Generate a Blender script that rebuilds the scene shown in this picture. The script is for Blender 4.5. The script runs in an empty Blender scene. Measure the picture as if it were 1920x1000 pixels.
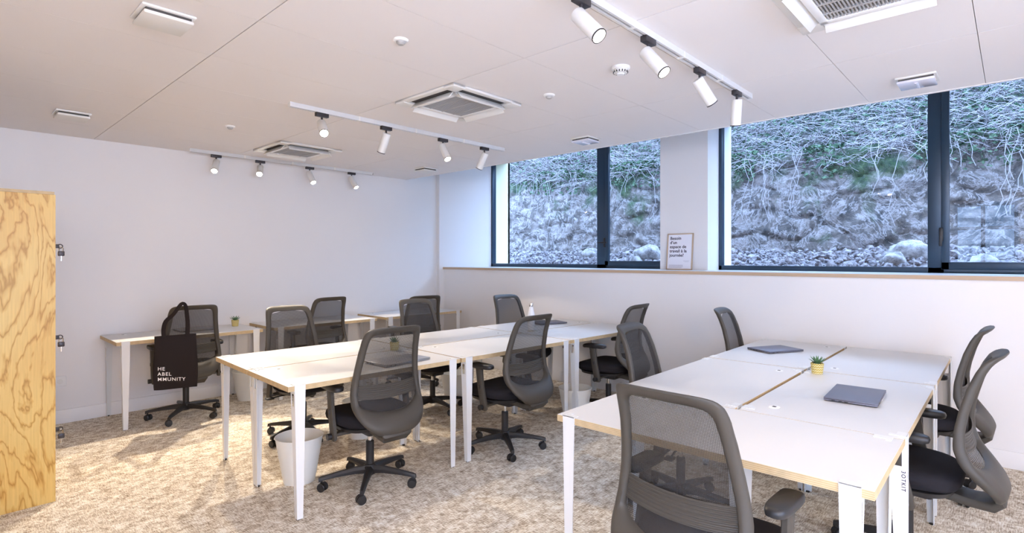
import bpy, bmesh, math, random
from mathutils import Vector, Matrix, noise
PI = math.pi
sc = bpy.context.scene
C = sc.collection
rnd = random.Random(7)

# ------------------------------------------------------------------ camera
F_PX, YAW, CY, CX, EYE = 1015.74, .7485, 484.92, 958.37, 1.4566
cd = bpy.data.cameras.new('camera'); cam = bpy.data.objects.new('camera', cd); C.objects.link(cam)
cam.location = (0, 0, EYE)
cam.rotation_euler = (PI/2, 0, YAW - PI/2)
cd.sensor_width = 36; cd.lens = 36*F_PX/1920
cd.shift_x = (960-CX)/1920; cd.shift_y = (CY-500)/1920
cd.clip_start = .05
sc.camera = cam
sc.view_settings.view_transform = 'Standard'
sc.view_settings.look = 'None'
sc.view_settings.gamma = 1
sc.view_settings.use_curve_mapping = False
sc.view_settings.exposure = 0.52

# ------------------------------------------------------------------ mesh builder
class MB:
    def __init__(s): s.v = []; s.f = []
    def add(s, vs, fs, M=None):
        o = len(s.v)
        s.v += [tuple(M @ Vector(v)) if M else tuple(v) for v in vs]
        s.f += [tuple(i+o for i in f) for f in fs]
        return s
    def box(s, x0, x1, y0, y1, z0, z1, b=0, M=None, seg=2):
        if x0 > x1: x0, x1 = x1, x0
        if y0 > y1: y0, y1 = y1, y0
        if z0 > z1: z0, z1 = z1, z0
        if b <= 0:
            vs = [(x, y, z) for z in (z0, z1) for y in (y0, y1) for x in (x0, x1)]
            return s.add(vs, [(0,2,3,1),(4,5,7,6),(0,1,5,4),(2,6,7,3),(0,4,6,2),(1,3,7,5)], M)
        bm = bmesh.new(); bmesh.ops.create_cube(bm, size=1)
        for v in bm.verts:
            v.co = Vector(((x0+x1)/2+v.co.x*(x1-x0), (y0+y1)/2+v.co.y*(y1-y0), (z0+z1)/2+v.co.z*(z1-z0)))
        bmesh.ops.bevel(bm, geom=bm.edges[:], offset=min(b, .49*min(x1-x0, y1-y0, z1-z0)), segments=seg, affect='EDGES', profile=.5)
        bm.verts.index_update()
        vs = [v.co.copy() for v in bm.verts]; fs = [[v.index for v in f.verts] for f in bm.faces]; bm.free()
        return s.add(vs, fs, M)
    def loft(s, rings, cap=True, closed=False, M=None):
        n = len(rings[0]); vs = [p for r in rings for p in r]; fs = []
        m = len(rings)
        for i in range(m if closed else m-1):
            for j in range(n):
                a, b = i*n+j, i*n+(j+1) % n; c, d = ((i+1) % m)*n+(j+1) % n, ((i+1) % m)*n+j
                fs.append((a, b, c, d))
        if cap and not closed:
            fs.append(tuple(range(n))[::-1]); fs.append(tuple((m-1)*n+j for j in range(n)))
        return s.add(vs, fs, M)
    def tube(s, pts, r, n=8, M=None, flat=1.0):
        pts = [Vector(p) for p in pts]; rings = []
        up = None
        for i, p in enumerate(pts):
            t = (pts[min(i+1, len(pts)-1)]-pts[max(i-1, 0)])
            if t.length < 1e-9: t = Vector((0, 0, 1))
            t.normalize()
            if up is None: up = Vector((0, 0, 1)) if abs(t.z) < .9 else Vector((0, 1, 0))
            a = up-t*up.dot(t)
            if a.length < 1e-6: a = t.orthogonal()
            a.normalize(); b = t.cross(a); up = a
            rr = r[i] if isinstance(r, (list, tuple)) else r
            rings.append([p+a*math.cos(2*PI*k/n)*rr*flat+b*math.sin(2*PI*k/n)*rr for k in range(n)])
        return s.loft(rings, M=M)
    def lathe(s, prof, n=24, M=None):
        rings = [[(r*math.cos(2*PI*k/n), r*math.sin(2*PI*k/n), z) for k in range(n)] for r, z in prof]
        return s.loft(rings, M=M)
    def prism(s, poly, z0, z1, M=None):
        return s.loft([[(x, y, z0) for x, y in poly], [(x, y, z1) for x, y in poly]], M=M)
    def build(s, name, mat, parent=None, smooth=35, fix=True):
        me = bpy.data.meshes.new(name); me.from_pydata([tuple(v) for v in s.v], [], s.f)
        if fix:
            bm = bmesh.new(); bm.from_mesh(me); bmesh.ops.recalc_face_normals(bm, faces=bm.faces[:]); bm.to_mesh(me); bm.free()
        if smooth:
            me.polygons.foreach_set('use_smooth', [True]*len(me.polygons))
            me.set_sharp_from_angle(angle=math.radians(smooth))
        me.materials.append(mat)
        o = bpy.data.objects.new(name, me); C.objects.link(o)
        if parent: o.parent = parent
        return o

def tag(o, label=None, cat=None, group=None, kind=None):
    if label: o['label'] = label
    if cat: o['category'] = cat
    if group: o['group'] = group
    if kind: o['kind'] = kind
    return o
def empty(name, loc=(0, 0, 0), rz=0):
    o = bpy.data.objects.new(name, None); C.objects.link(o); o.location = loc; o.rotation_euler = (0, 0, rz)
    o.empty_display_size = .1
    return o
def kids(o): return [c for c in C.objects if c.parent == o]
def copy_tree(o, parent=None):
    c = o.copy(); C.objects.link(c); c.parent = parent
    for ch in kids(o): copy_tree(ch, c)
    return c
def struct(name, mb, mat, smooth=0): return tag(mb.build(name, mat, smooth=smooth), kind='structure')
def RX(a): return Matrix.Rotation(a, 4, 'X')
def RY(a): return Matrix.Rotation(a, 4, 'Y')
def RZ(a): return Matrix.Rotation(a, 4, 'Z')
def T(*p): return Matrix.Translation(Vector(p))
def catmull(pts, k):
    out = []
    n = len(pts)
    for i in range(n-1):
        p0, p1, p2, p3 = [Vector(pts[max(0, min(n-1, i+d))]) for d in (-1, 0, 1, 2)]
        for j in range(k):
            t = j/k
            out.append(.5*((2*p1)+(p2-p0)*t+(2*p0-5*p1+4*p2-p3)*t*t+(3*p1-p0-3*p2+p3)*t**3))
    out.append(Vector(pts[-1])); return out

# ------------------------------------------------------------------ materials
def mat(name, col, rough=.5, metal=0, spec=.5, bump=None, alpha=None, coat=0):
    m = bpy.data.materials.new(name); m.use_nodes = True
    nt = m.node_tree; b = nt.nodes['Principled BSDF']
    b.inputs['Base Color'].default_value = (*col, 1); b.inputs['Roughness'].default_value = rough
    b.inputs['Metallic'].default_value = metal; b.inputs['Specular IOR Level'].default_value = spec
    if coat: b.inputs['Coat Weight'].default_value = coat
    if bump:
        sc_, st, di = bump
        n = nt.nodes.new('ShaderNodeTexNoise'); n.inputs['Scale'].default_value = sc_; n.inputs['Detail'].default_value = 3
        tc = nt.nodes.new('ShaderNodeTexCoord'); nt.links.new(tc.outputs['Object'], n.inputs['Vector'])
        bp = nt.nodes.new('ShaderNodeBump'); bp.inputs['Strength'].default_value = st; bp.inputs['Distance'].default_value = di
        nt.links.new(n.outputs['Fac'], bp.inputs['Height']); nt.links.new(bp.outputs['Normal'], b.inputs['Normal'])
    return m
def nd(nt, t, **k):
    n = nt.nodes.new('ShaderNode'+t)
    for a, v in k.items():
        if a in n.inputs: n.inputs[a].default_value = v
        else: setattr(n, a, v)
    return n
def ramp(nt, stops, interp='LINEAR'):
    r = nt.nodes.new('ShaderNodeValToRGB'); cr = r.color_ramp; cr.interpolation = interp
    while len(cr.elements) < len(stops): cr.elements.new(.5)
    for e, (p, c) in zip(cr.elements, stops): e.position = p; e.color = (*c, 1)
    return r
def mapping(nt, scale=(1, 1, 1), rot=(0, 0, 0), src='Object'):
    tc = nt.nodes.new('ShaderNodeTexCoord'); mp = nt.nodes.new('ShaderNodeMapping')
    mp.inputs['Scale'].default_value = scale; mp.inputs['Rotation'].default_value = rot
    nt.links.new(tc.outputs[src], mp.inputs['Vector']); return mp

WALL = (.83, .805, .79)
m_wall = mat('wall_paint', WALL, .42, spec=.4, bump=(60, .05, .002))
m_wall_low = mat('wall_paint_low', (.84, .82, .81), .5, bump=(60, .05, .002))
m_ceil = mat('ceiling_panel', (.84, .80, .78), .8, spec=.2, bump=(220, .12, .002))
m_gap = mat('ceiling_gap', (.30, .24, .18), .9)
m_white = mat('white_plastic', (.86, .85, .83), .4)
m_offwhite = mat('off_white_plastic', (.78, .76, .72), .45)
m_steel_white = mat('white_powder_coated_steel', (.76, .76, .75), .35, bump=(400, .05, .0005))
m_grey_plastic = mat('taupe_grey_chair_plastic', (.064, .055, .044), .5, spec=.35, bump=(300, .08, .0006))
m_black_plastic = mat('black_plastic', (.018, .017, .018), .42)
m_black_soft = mat('black_fabric', (.018, .016, .019), .92, spec=.2, bump=(500, .4, .001))
m_tote = mat('tote_canvas', (.022, .017, .017), .95, spec=.15, bump=(350, .5, .001))
m_chrome = mat('chrome', (.75, .75, .76), .15, 1)
m_dark_metal = mat('dark_metal', (.06, .055, .06), .4, .6)
m_frame = mat('anthracite_aluminium', (.025, .05, .082), .32, .2)
m_bin = mat('white_bin_plastic', (.84, .83, .78), .5)
m_laptop = mat('laptop_aluminium', (.17, .165, .205), .5, .3)
m_laptop_silver = mat('laptop_silver', (.52, .51, .52), .3, .75)
m_port = mat('port_black', (.01, .01, .012), .4)
m_paper = mat('paper', (.86, .85, .90), .7)
m_ink = mat('ink', (.05, .035, .06), .7)
m_inklight = mat('ink_light', (.36, .33, .40), .7)
m_white_ink = mat('white_print', (.85, .82, .8), .7)
m_leaf = mat('succulent_leaf', (.10, .22, .10), .45)
m_soil = mat('soil', (.05, .035, .02), .95)
m_grille = mat('grille_grey', (.42, .41, .40), .6)
m_slot = mat('slot_dark', (.07, .065, .06), .7)
m_yellow_wall = mat('yellow_render', (.92, .90, .62), .8)
m_sky_lens = None

def wood_base(name, c1, c2, c3, plane='XZ', sc_=1.0):
    m = mat(name, c1, .42); nt = m.node_tree; b = nt.nodes['Principled BSDF']
    mp = mapping(nt, (1.5*sc_, 1.5*sc_, .42*sc_))
    n0 = nd(nt, 'TexNoise', Scale=2.6, Detail=5.0, Roughness=.5, Distortion=.35)
    nt.links.new(mp.outputs[0], n0.inputs['Vector'])
    mul = nd(nt, 'Math', operation='MULTIPLY'); mul.inputs[1].default_value = 15
    nt.links.new(n0.outputs['Fac'], mul.inputs[0])
    fr = nd(nt, 'Math', operation='FRACT'); nt.links.new(mul.outputs[0], fr.inputs[0])
    r = ramp(nt, [(0, c1), (.12, c2), (.2, c3), (.30, c2), (.48, c1), (1, c1)])
    nt.links.new(fr.outputs[0], r.inputs[0])
    mp2 = mapping(nt, (60, 60, 3)); n2 = nd(nt, 'TexNoise', Scale=2.0, Detail=4.0)
    nt.links.new(mp2.outputs[0], n2.inputs['Vector'])
    mx = nd(nt, 'MixRGB', blend_type='MULTIPLY'); mx.inputs[0].default_value = .5
    r2 = ramp(nt, [(.3, (.72, .68, .6)), (.7, (1, 1, 1))]); nt.links.new(n2.outputs['Fac'], r2.inputs[0])
    nt.links.new(r.outputs[0], mx.inputs[1]); nt.links.new(r2.outputs[0], mx.inputs[2])
    n3 = nd(nt, 'TexNoise', Scale=2.0, Detail=1.0); mp3 = mapping(nt, (1.5, 1.5, .8)); nt.links.new(mp3.outputs[0], n3.inputs['Vector'])
    r3 = ramp(nt, [(.35, (.95, .84, .68)), (.65, (1, 1, 1))]); nt.links.new(n3.outputs['Fac'], r3.inputs[0])
    mx3 = nd(nt, 'MixRGB', blend_type='MULTIPLY'); mx3.inputs[0].default_value = .8
    nt.links.new(mx.outputs[0], mx3.inputs[1]); nt.links.new(r3.outputs[0], mx3.inputs[2])
    nt.links.new(mx3.outputs[0], b.inputs['Base Color'])
    return m
m_ply_face = wood_base('pine_plywood_face', (.78, .55, .18), (.67, .41, .10), (.48, .26, .04))

def ply_edge(name, layers=9, thick=.03):
    m = mat(name, (.78, .62, .36), .6); nt = m.node_tree; b = nt.nodes['Principled BSDF']
    mp = mapping(nt, (1, 1, 1)); sx = nd(nt, 'SeparateXYZ'); nt.links.new(mp.outputs[0], sx.inputs[0])
    mu = nd(nt, 'Math', operation='MULTIPLY'); mu.inputs[1].default_value = layers/thick/2
    nt.links.new(sx.outputs['Z'], mu.inputs[0]); fr = nd(nt, 'Math', operation='FRACT'); nt.links.new(mu.outputs[0], fr.inputs[0])
    r = ramp(nt, [(0, (.74, .56, .32)), (.45, (.78, .60, .35)), (.5, (.60, .42, .22)), (.95, (.62, .44, .23)), (1, (.74, .56, .32))])
    nt.links.new(fr.outputs[0], r.inputs[0])
    n = nd(nt, 'TexNoise', Scale=30.0, Detail=2.0); nt.links.new(mp.outputs[0], n.inputs['Vector'])
    mx = nd(nt, 'MixRGB', blend_type='MULTIPLY'); mx.inputs[0].default_value = .35
    nt.links.new(r.outputs[0], mx.inputs[1]); nt.links.new(n.outputs['Fac'], mx.inputs[2]); nt.links.new(mx.outputs[0], b.inputs['Base Color'])
    return m
m_edge = ply_edge('birch_plywood_edge')
m_top = mat('white_laminate', (.70, .69, .675), .38, spec=.4)
m_oak = mat('light_oak', (.55, .40, .27), .5, bump=(120, .1, .001))

# carpet
def carpet():
    m = mat('woven_carpet_tiles', (.5, .4, .3), .95, spec=.1); nt = m.node_tree; b = nt.nodes['Principled BSDF']
    cols = []
    for sc2, sc3 in (((7, 55, 1), 3.0), ((55, 9, 1), 3.0), ((1, 1, 1), 15.0), ((1, 1, 1), 230.0)):
        mp = mapping(nt, sc2); n = nd(nt, 'TexNoise', Scale=sc3, Detail=4.0, Roughness=.65); nt.links.new(mp.outputs[0], n.inputs['Vector']); cols.append(n)
    acc = None
    for n, w_ in zip(cols, (1.0, 1.0, .85, .5)):
        a = nd(nt, 'Math', operation='MULTIPLY_ADD'); a.inputs[1].default_value = w_; nt.links.new(n.outputs['Fac'], a.inputs[0])
        if acc: nt.links.new(acc.outputs[0], a.inputs[2])
        else: a.inputs[2].default_value = 0
        acc = a
    dv = nd(nt, 'Math', operation='MULTIPLY'); dv.inputs[1].default_value = 1/3.2; nt.links.new(acc.outputs[0], dv.inputs[0])
    r = ramp(nt, [(.42, (.22, .16, .10)), (.48, (.46, .375, .28)), (.53, (.74, .65, .52)), (.58, (.95, .92, .84))]); nt.links.new(dv.outputs[0], r.inputs[0])
    nt.links.new(r.outputs[0], b.inputs['Base Color'])
    bp = nd(nt, 'Bump'); bp.inputs['Strength'].default_value = .5; bp.inputs['Distance'].default_value = .004
    nt.links.new(dv.outputs[0], bp.inputs['Height']); nt.links.new(bp.outputs[0], b.inputs['Normal'])
    return m
m_carpet = carpet()

def mesh_fabric(name, col, trans):
    m = mat(name, col, .7); nt = m.node_tree; b = nt.nodes['Principled BSDF']; out = nt.nodes['Material Output']
    mp = mapping(nt, (1, 1, 1)); w = nd(nt, 'TexWave', Scale=60.0, bands_direction='Z'); nt.links.new(mp.outputs[0], w.inputs['Vector'])
    w2 = nd(nt, 'TexWave', Scale=60.0, bands_direction='X'); nt.links.new(mp.outputs[0], w2.inputs['Vector'])
    mu = nd(nt, 'Math', operation='MULTIPLY'); nt.links.new(w.outputs['Fac'], mu.inputs[0]); nt.links.new(w2.outputs['Fac'], mu.inputs[1])
    ma = nd(nt, 'Math', operation='MULTIPLY_ADD'); ma.inputs[1].default_value = -.35; ma.inputs[2].default_value = 1-trans+.09
    nt.links.new(mu.outputs[0], ma.inputs[0])
    tr = nd(nt, 'BsdfTransparent'); mx = nd(nt, 'MixShader')
    nt.links.new(ma.outputs[0], mx.inputs[0]); nt.links.new(tr.outputs[0], mx.inputs[1]); nt.links.new(b.outputs[0], mx.inputs[2])
    nt.links.new(mx.outputs[0], out.inputs['Surface'])
    return m
m_mesh = mesh_fabric('chair_mesh_fabric', (.026, .022, .020), .23)
def glass():
    m = bpy.data.materials.new('window_glass'); m.use_nodes = True; nt = m.node_tree
    nt.nodes.remove(nt.nodes['Principled BSDF']); out = nt.nodes['Material Output']
    tr = nd(nt, 'BsdfTransparent'); tr.inputs[0].default_value = (.93, .97, 1, 1)
    gl = nd(nt, 'BsdfGlossy'); gl.inputs['Roughness'].default_value = 0
    fr = nd(nt, 'Fresnel'); fr.inputs[0].default_value = 1.45
    mx = nd(nt, 'MixShader'); nt.links.new(fr.outputs[0], mx.inputs[0]); nt.links.new(tr.outputs[0], mx.inputs[1]); nt.links.new(gl.outputs[0], mx.inputs[2])
    nt.links.new(mx.outputs[0], out.inputs['Surface']); return m
m_glass = glass()
def emit(name, col, s):
    m = bpy.data.materials.new(name); m.use_nodes = True; nt = m.node_tree
    nt.nodes.remove(nt.nodes['Principled BSDF']); e = nd(nt, 'Emission'); e.inputs[0].default_value = (*col, 1); e.inputs[1].default_value = s
    nt.links.new(e.outputs[0], nt.nodes['Material Output'].inputs['Surface']); return m
m_lens = emit('lamp_lens_glow', (1, .93, .82), 30)

# ------------------------------------------------------------------ room shell
XL, YB, H = 5.11, 6.16, 2.545          # low wall plane, back wall plane, ceiling
XR, YF = -1.5, -3.2                    # rear wall, far side wall
XF = 5.97                              # window frame plane
SILL = 1.331
struct('floor', MB().box(XR-.15, XL+.02, YF-.15, YB+.15, -.05, 0), m_carpet)
struct('wall_back', MB().box(XR-.15, 6.3, YB, YB+.12, -.05, 3.2), m_wall)
# splayed jamb beside the left window
struct('wall_pilaster', MB().prism([(5.035, YB), (5.035, 6.095), (5.97, 5.935), (5.97, YB)], -.05, 3.2), m_wall)
struct('wall_window_side', MB().box(XL, XF+.3, YF-.15, YB-.03, -.05, SILL-.028), m_wall_low)
struct('trim_sill', MB().box(XL-.012, XF+.02, YF, 6.085, SILL-.028, SILL, .002), m_top, 30)
struct('trim_sill_edge', MB().box(XL-.016, XL-.010, YF, 6.085, SILL-.030, SILL+.0005), m_oak)
# pier between windows
P0, P1, XP = 2.39, 2.94, 5.647
struct('wall_pier', MB().box(XP, 6.3, P0, P1, SILL, 3.2), m_wall)
struct('wall_window_end', MB().box(XP, 6.3, YF-.15, -.75, SILL, 3.2), m_wall)
struct('wall_above_window', MB().box(XF-.05, 6.3, YF-.15, YB+.1, 3.0, 3.25), m_wall)
w = MB(); w.box(XR-.15, -1.2, YF-.15, YF, -.05, 3.2); w.box(2.4, 6.3, YF-.15, YF, -.05, 3.2); w.box(-1.2, 2.4, YF-.15, YF, 2.45, 3.2); w.box(-1.2, 2.4, YF-.15, YF, -.05, .5)
struct('wall_far_side', w, m_wall)
# rear wall with glazed openings
op = [(-.05, .85), (-2.7, -.75)]
w = MB(); w.box(XR-.15, XR, .85, YB, -.05, 3.2); w.box(XR-.15, XR, -.75, -.05, -.05, 3.2); w.box(XR-.15, XR, YF, -2.7, -.05, 3.2)
w.box(XR-.15, XR, -2.7, .85, 2.5, 3.2)
struct('wall_rear', w, m_wall)
struct('baseboard_back', MB().box(XR, 5.035, YB-.014, YB, 0, .12, .003), m_wall_low, 30)
struct('baseboard_window_side', MB().box(XL-.014, XL, YF, 6.09, 0, .12, .003), m_wall_low, 30)
# ceiling: real panels with real joints
XC = 4.4743
gx = [XR, -.17, 1.03, 2.205, 3.445, XC]; gy = [YF+.0, -2.9, -2.3, -1.7, -1.09, -.48, .13, .74, 1.35, 1.95, 2.53, 3.15, 3.76, 4.35, 4.93, 5.57, YB]
cl = MB()
ac = {(2, 10), (2, 14), (2, 6)}  # cells with cassette openings handled as whole panels
for i in range(len(gx)-1):
    for j in range(len(gy)-1):
        a, bq = gx[i]+(.0022 if i else 0), gx[i+1]-(.0022 if i < len(gx)-2 else 0)
        c_, d_ = gy[j]+.0014, gy[j+1]-.0014
        cl.box(a, bq, c_, d_, H, H+.02)
struct('ceiling', cl, m_ceil)
struct('ceiling_backing', MB().box(XR, XC-.01, YF, YB, H+.021, H+.05), m_gap)
struct('ceiling_edge', MB().box(XC-.004, XC+.02, YF, YB, H-.004, H+.22), m_ceil)
struct('ceiling_recess', MB().box(XC+.02, 6.3, YF, YB, 3.2, 3.3), m_wall)
struct('ceiling_plenum', MB().box(XR-.15, XC+.02, YF-.15, YB+.1, 3.2, 3.3), m_wall)

# windows
def sheet(x, y0, y1, z0, z1): return MB().add([(x, y0, z0), (x, y0, z1), (x, y1, z1), (x, y1, z0)], [(0, 1, 2, 3)])
def window(n, y0, y1, mull, zt=3.0, sash_side=-1, tilt=False):
    r = empty('window_%d' % n, (XF, (y0+y1)/2, SILL)); tag(r, kind='structure')
    yc = (y0+y1)/2
    L = lambda y: y-yc
    f = MB(); t = .045
    f.box(-.03, .05, L(y0), L(y0)+t, 0, zt-SILL, .004); f.box(-.03, .05, L(y1)-t, L(y1), 0, zt-SILL, .004)
    f.box(-.03, .05, L(y0), L(y1), 0, .05, .004); f.box(-.03, .05, L(y0), L(y1), zt-SILL-.05, zt-SILL, .004)
    f.box(-.03, .05, L(mull[0]), L(mull[1]), 0, zt-SILL, .004)
    f.build('window_frame', m_frame, r)
    s = MB(); a, b_ = L(y0)+t-.02, L(mull[0])+.02      # opening sash on the low-Y side
    for (p, q, z0, z1) in ((a, a+.055, .03, zt-SILL-.03), (b_-.055, b_, .03, zt-SILL-.03), (a, b_, .03, .095), (a, b_, zt-SILL-.09, zt-SILL-.03)):
        s.box(-.048, -.005, p, q, z0, z1, .004)
    s.build('window_sash', m_frame, r)
    sheet(.011, L(mull[1])-.01, L(y1)-.02, .03, zt-SILL-.03).build('window_pane', m_glass, r, 0, False)
    sheet(-.009, a+.03, b_-.03, .06, zt-SILL-.06).build('window_pane', m_glass, r, 0, False)
    h = MB(); hy = L(mull[0])+.02; hz = .33
    h.box(-.062, -.048, hy-.014, hy+.014, hz-.06, hz+.06, .005)
    if tilt: h.box(-.10, -.058, hy-.01, hy+.01, hz-.01, hz+.01, .004); h.box(-.104, -.088, hy-.06, hy+.075, hz-.008, hz+.008, .004)
    else: h.box(-.10, -.058, hy-.01, hy+.01, hz+.03, hz+.05, .004); h.box(-.104, -.088, hy-.011, hy+.011, hz-.10, hz+.055, .005)
    h.build('window_handle', m_black_plastic, r)
window(1, P1-.02, 5.955, (3.84, 3.99), tilt=True)
window(2, -.75, P0+.012, (.44, .555))
# rear glazed door reflected in the window glass; wide glazing added for fill light
def rear_window(n, y0, y1, muls, doors):
    r = empty(('door_%d' if doors else 'window_%d') % n, (XR-.07, (y0+y1)/2, 0)); tag(r, kind='structure'); yc = (y0+y1)/2
    f = MB()
    f.box(-.03, .03, y0-yc, y0-yc+.05, 0, 2.5); f.box(-.03, .03, y1-yc-.05, y1-yc, 0, 2.5); f.box(-.03, .03, y0-yc, y1-yc, 2.44, 2.5); f.box(-.03, .03, y0-yc, y1-yc, 0, .08)
    f.box(-.03, .03, y0-yc, y1-yc, 2.0, 2.06)
    for q in muls: f.box(-.03, .03, q-yc-.03, q-yc+.03, 0, 2.5)
    f.build('door_frame' if doors else 'window_frame', m_frame, r, 0)
    sheet(0, y0-yc+.04, y1-yc-.04, .06, 2.46).build('door_glass' if doors else 'window_pane', m_glass, r, 0, False)
rear_window(1, -.05, .85, (.43,), True)
rear_window(3, -2.7, -.75, (-1.4, -2.05), False)  # unseen glazing, added to let in fill light from behind

r = empty('window_4', (.6, YF-.07, .5)); tag(r, kind='structure')  # unseen far side window row, added to bring in more fill daylight
f = MB()
for x in (-1.8, -.62, .57, 1.75): f.box(x, x+.05, -.03, .03, 0, 1.95)
f.box(-1.8, 1.8, -.03, .03, 0, .05); f.box(-1.8, 1.8, -.03, .03, 1.9, 1.95); f.build('window_frame', m_frame, r, 0)
MB().add([(-1.78, 0, .02), (1.78, 0, .02), (1.78, 0, 1.93), (-1.78, 0, 1.93)], [(0, 1, 2, 3)]).build('window_pane', m_glass, r, 0, False)
# ------------------------------------------------------------------ outside
trim = MB(); trim.box(6.3, 6.34, 5.92, 6.6, .8, 3.4); trim.box(XF+.05, 6.34, 5.92, 6.25, .8, 3.4)
struct('trim_outer_reveal', trim, m_yellow_wall)

def nz(x, y, z=0, s=1): return noise.noise(Vector((x*s, y*s, z*s)))
def stone_mat():
    m = mat('mossy_stone', (.4, .38, .36), .95, spec=.15); nt = m.node_tree; b = nt.nodes['Principled BSDF']
    mp = mapping(nt, (1, 1, 1))
    def N(s, d=5, dist=0, r=.6):
        n = nd(nt, 'TexNoise', Scale=s, Detail=float(d), Roughness=r, Distortion=dist); nt.links.new(mp.outputs[0], n.inputs['Vector']); return n
    r1 = ramp(nt, [(.35, (.05, .052, .055)), (.5, (.135, .118, .11)), (.66, (.33, .29, .28))]); nt.links.new(N(5, 8, .6, .75).outputs['Fac'], r1.inputs[0])
    veins = N(2.2, 7, 1.5, .7)
    rv = ramp(nt, [(.47, (0, 0, 0)), (.495, (1, 1, 1)), (.505, (1, 1, 1)), (.53, (0, 0, 0))]); nt.links.new(veins.outputs['Fac'], rv.inputs[0])
    mv = nd(nt, 'MixRGB', blend_type='MIX'); nt.links.new(rv.outputs[0], mv.inputs[0]); nt.links.new(r1.outputs[0], mv.inputs[1]); mv.inputs[2].default_value = (.34, .31, .31, 1)
    # moss: broad patches, more of it towards the coping
    sx = nd(nt, 'SeparateXYZ'); nt.links.new(mp.outputs[0], sx.inputs[0])
    mr = nd(nt, 'MapRange'); mr.inputs['From Min'].default_value = 1.9; mr.inputs['From Max'].default_value = 3.1; mr.inputs['To Min'].default_value = -.12; mr.inputs['To Max'].default_value = .2
    nt.links.new(sx.outputs['Z'], mr.inputs['Value'])
    ad = nd(nt, 'Math', operation='ADD'); nt.links.new(N(1.3, 6, .3).outputs['Fac'], ad.inputs[0]); nt.links.new(mr.outputs[0], ad.inputs[1])
    rm = ramp(nt, [(.56, (0, 0, 0)), (.66, (.85, .85, .85))]); nt.links.new(ad.outputs[0], rm.inputs[0])
    mm = nd(nt, 'MixRGB'); nt.links.new(rm.outputs[0], mm.inputs[0]); nt.links.new(mv.outputs[0], mm.inputs[1])
    rg = ramp(nt, [(.35, (.018, .05, .03)), (.6, (.05, .10, .04)), (.7, (.12, .16, .08))]); nt.links.new(N(14, 5).outputs['Fac'], rg.inputs[0]); nt.links.new(rg.outputs[0], mm.inputs[2])
    nt.links.new(mm.outputs[0], b.inputs['Base Color'])
    bp = nd(nt, 'Bump'); bp.inputs['Strength'].default_value = 1.0; bp.inputs['Distance'].default_value = .05
    nt.links.new(N(9, 8, .5, .7).outputs['Fac'], bp.inputs['Height']); nt.links.new(bp.outputs[0], b.inputs['Normal'])
    return m
m_stone = stone_mat()
def rock_mat(name, c0, c1):
    m = mat(name, c0, .95, spec=.15); nt = m.node_tree; b = nt.nodes['Principled BSDF']; mp = mapping(nt, (1, 1, 1))
    n = nd(nt, 'TexNoise', Scale=14.0, Detail=6.0, Roughness=.7); nt.links.new(mp.outputs[0], n.inputs['Vector'])
    r = ramp(nt, [(.38, c0), (.6, c1)]); nt.links.new(n.outputs['Fac'], r.inputs[0]); nt.links.new(r.outputs[0], b.inputs['Base Color'])
    bp = nd(nt, 'Bump'); bp.inputs['Strength'].default_value = .8; bp.inputs['Distance'].default_value = .02
    nt.links.new(n.outputs['Fac'], bp.inputs['Height']); nt.links.new(bp.outputs[0], b.inputs['Normal']); return m
m_rubble = rock_mat('pale_rubble', (.09, .08, .09), (.36, .335, .345))
m_boulder = rock_mat('pale_boulder', (.17, .16, .16), (.42, .40, .40))
m_hill = rock_mat('leafy_slope', (.015, .03, .025), (.07, .09, .075))

def wall_top(y): return 2.90+.05*y*.6-.0+.10*nz(y, 0, 3, .7)
# stone retaining wall: rough courses of large stones
sw = MB(); ny, nzn = 420, 56; Y0, Y1 = -4.5, 13
rows = []
for j in range(nzn+1):
    row = []
    for i in range(ny+1):
        y = Y0+(Y1-Y0)*i/ny; zt = wall_top(y); z = 1.2+(zt-1.2)*j/nzn
        p = Vector((y*1.1+.25*nz(y, z, 1, 2), z*2.0+.25*nz(y, z, 7, 2), 0))
        d, _ = noise.voronoi(p*1.7, distance_metric='DISTANCE', exponent=2.5)
        e = min(1, (d[1]-d[0])*5)
        x = 8.2+.13*(z-1.2) - .055*e - .04*nz(y, z, 2, 3) - .03*nz(y, z, 5, 9)
        row.append((x, y, z))
    rows.append(row)
for r_ in rows: sw.v += r_
for j in range(nzn):
    for i in range(ny):
        a = j*(ny+1)+i; sw.f.append((a, a+1, a+ny+2, a+ny+1))
b0 = len(sw.v)   # top and back give it its thickness
for i in range(ny+1):
    x, y, z = rows[-1][i]; sw.v.append((x+.6, y, z))
for i in range(ny+1):
    x, y, z = rows[-1][i]; sw.v.append((x+.6, y, 1.2))
for i in range(ny):
    a = nzn*(ny+1)+i; sw.f.append((a, a+1, b0+i+1, b0+i)); sw.f.append((b0+i, b0+i+1, b0+ny+2+i, b0+ny+1+i))
tag(sw.build('retaining_wall', m_stone, smooth=60), 'rough mossy stone retaining wall outside the windows, behind the rubble', 'stone wall')

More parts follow.
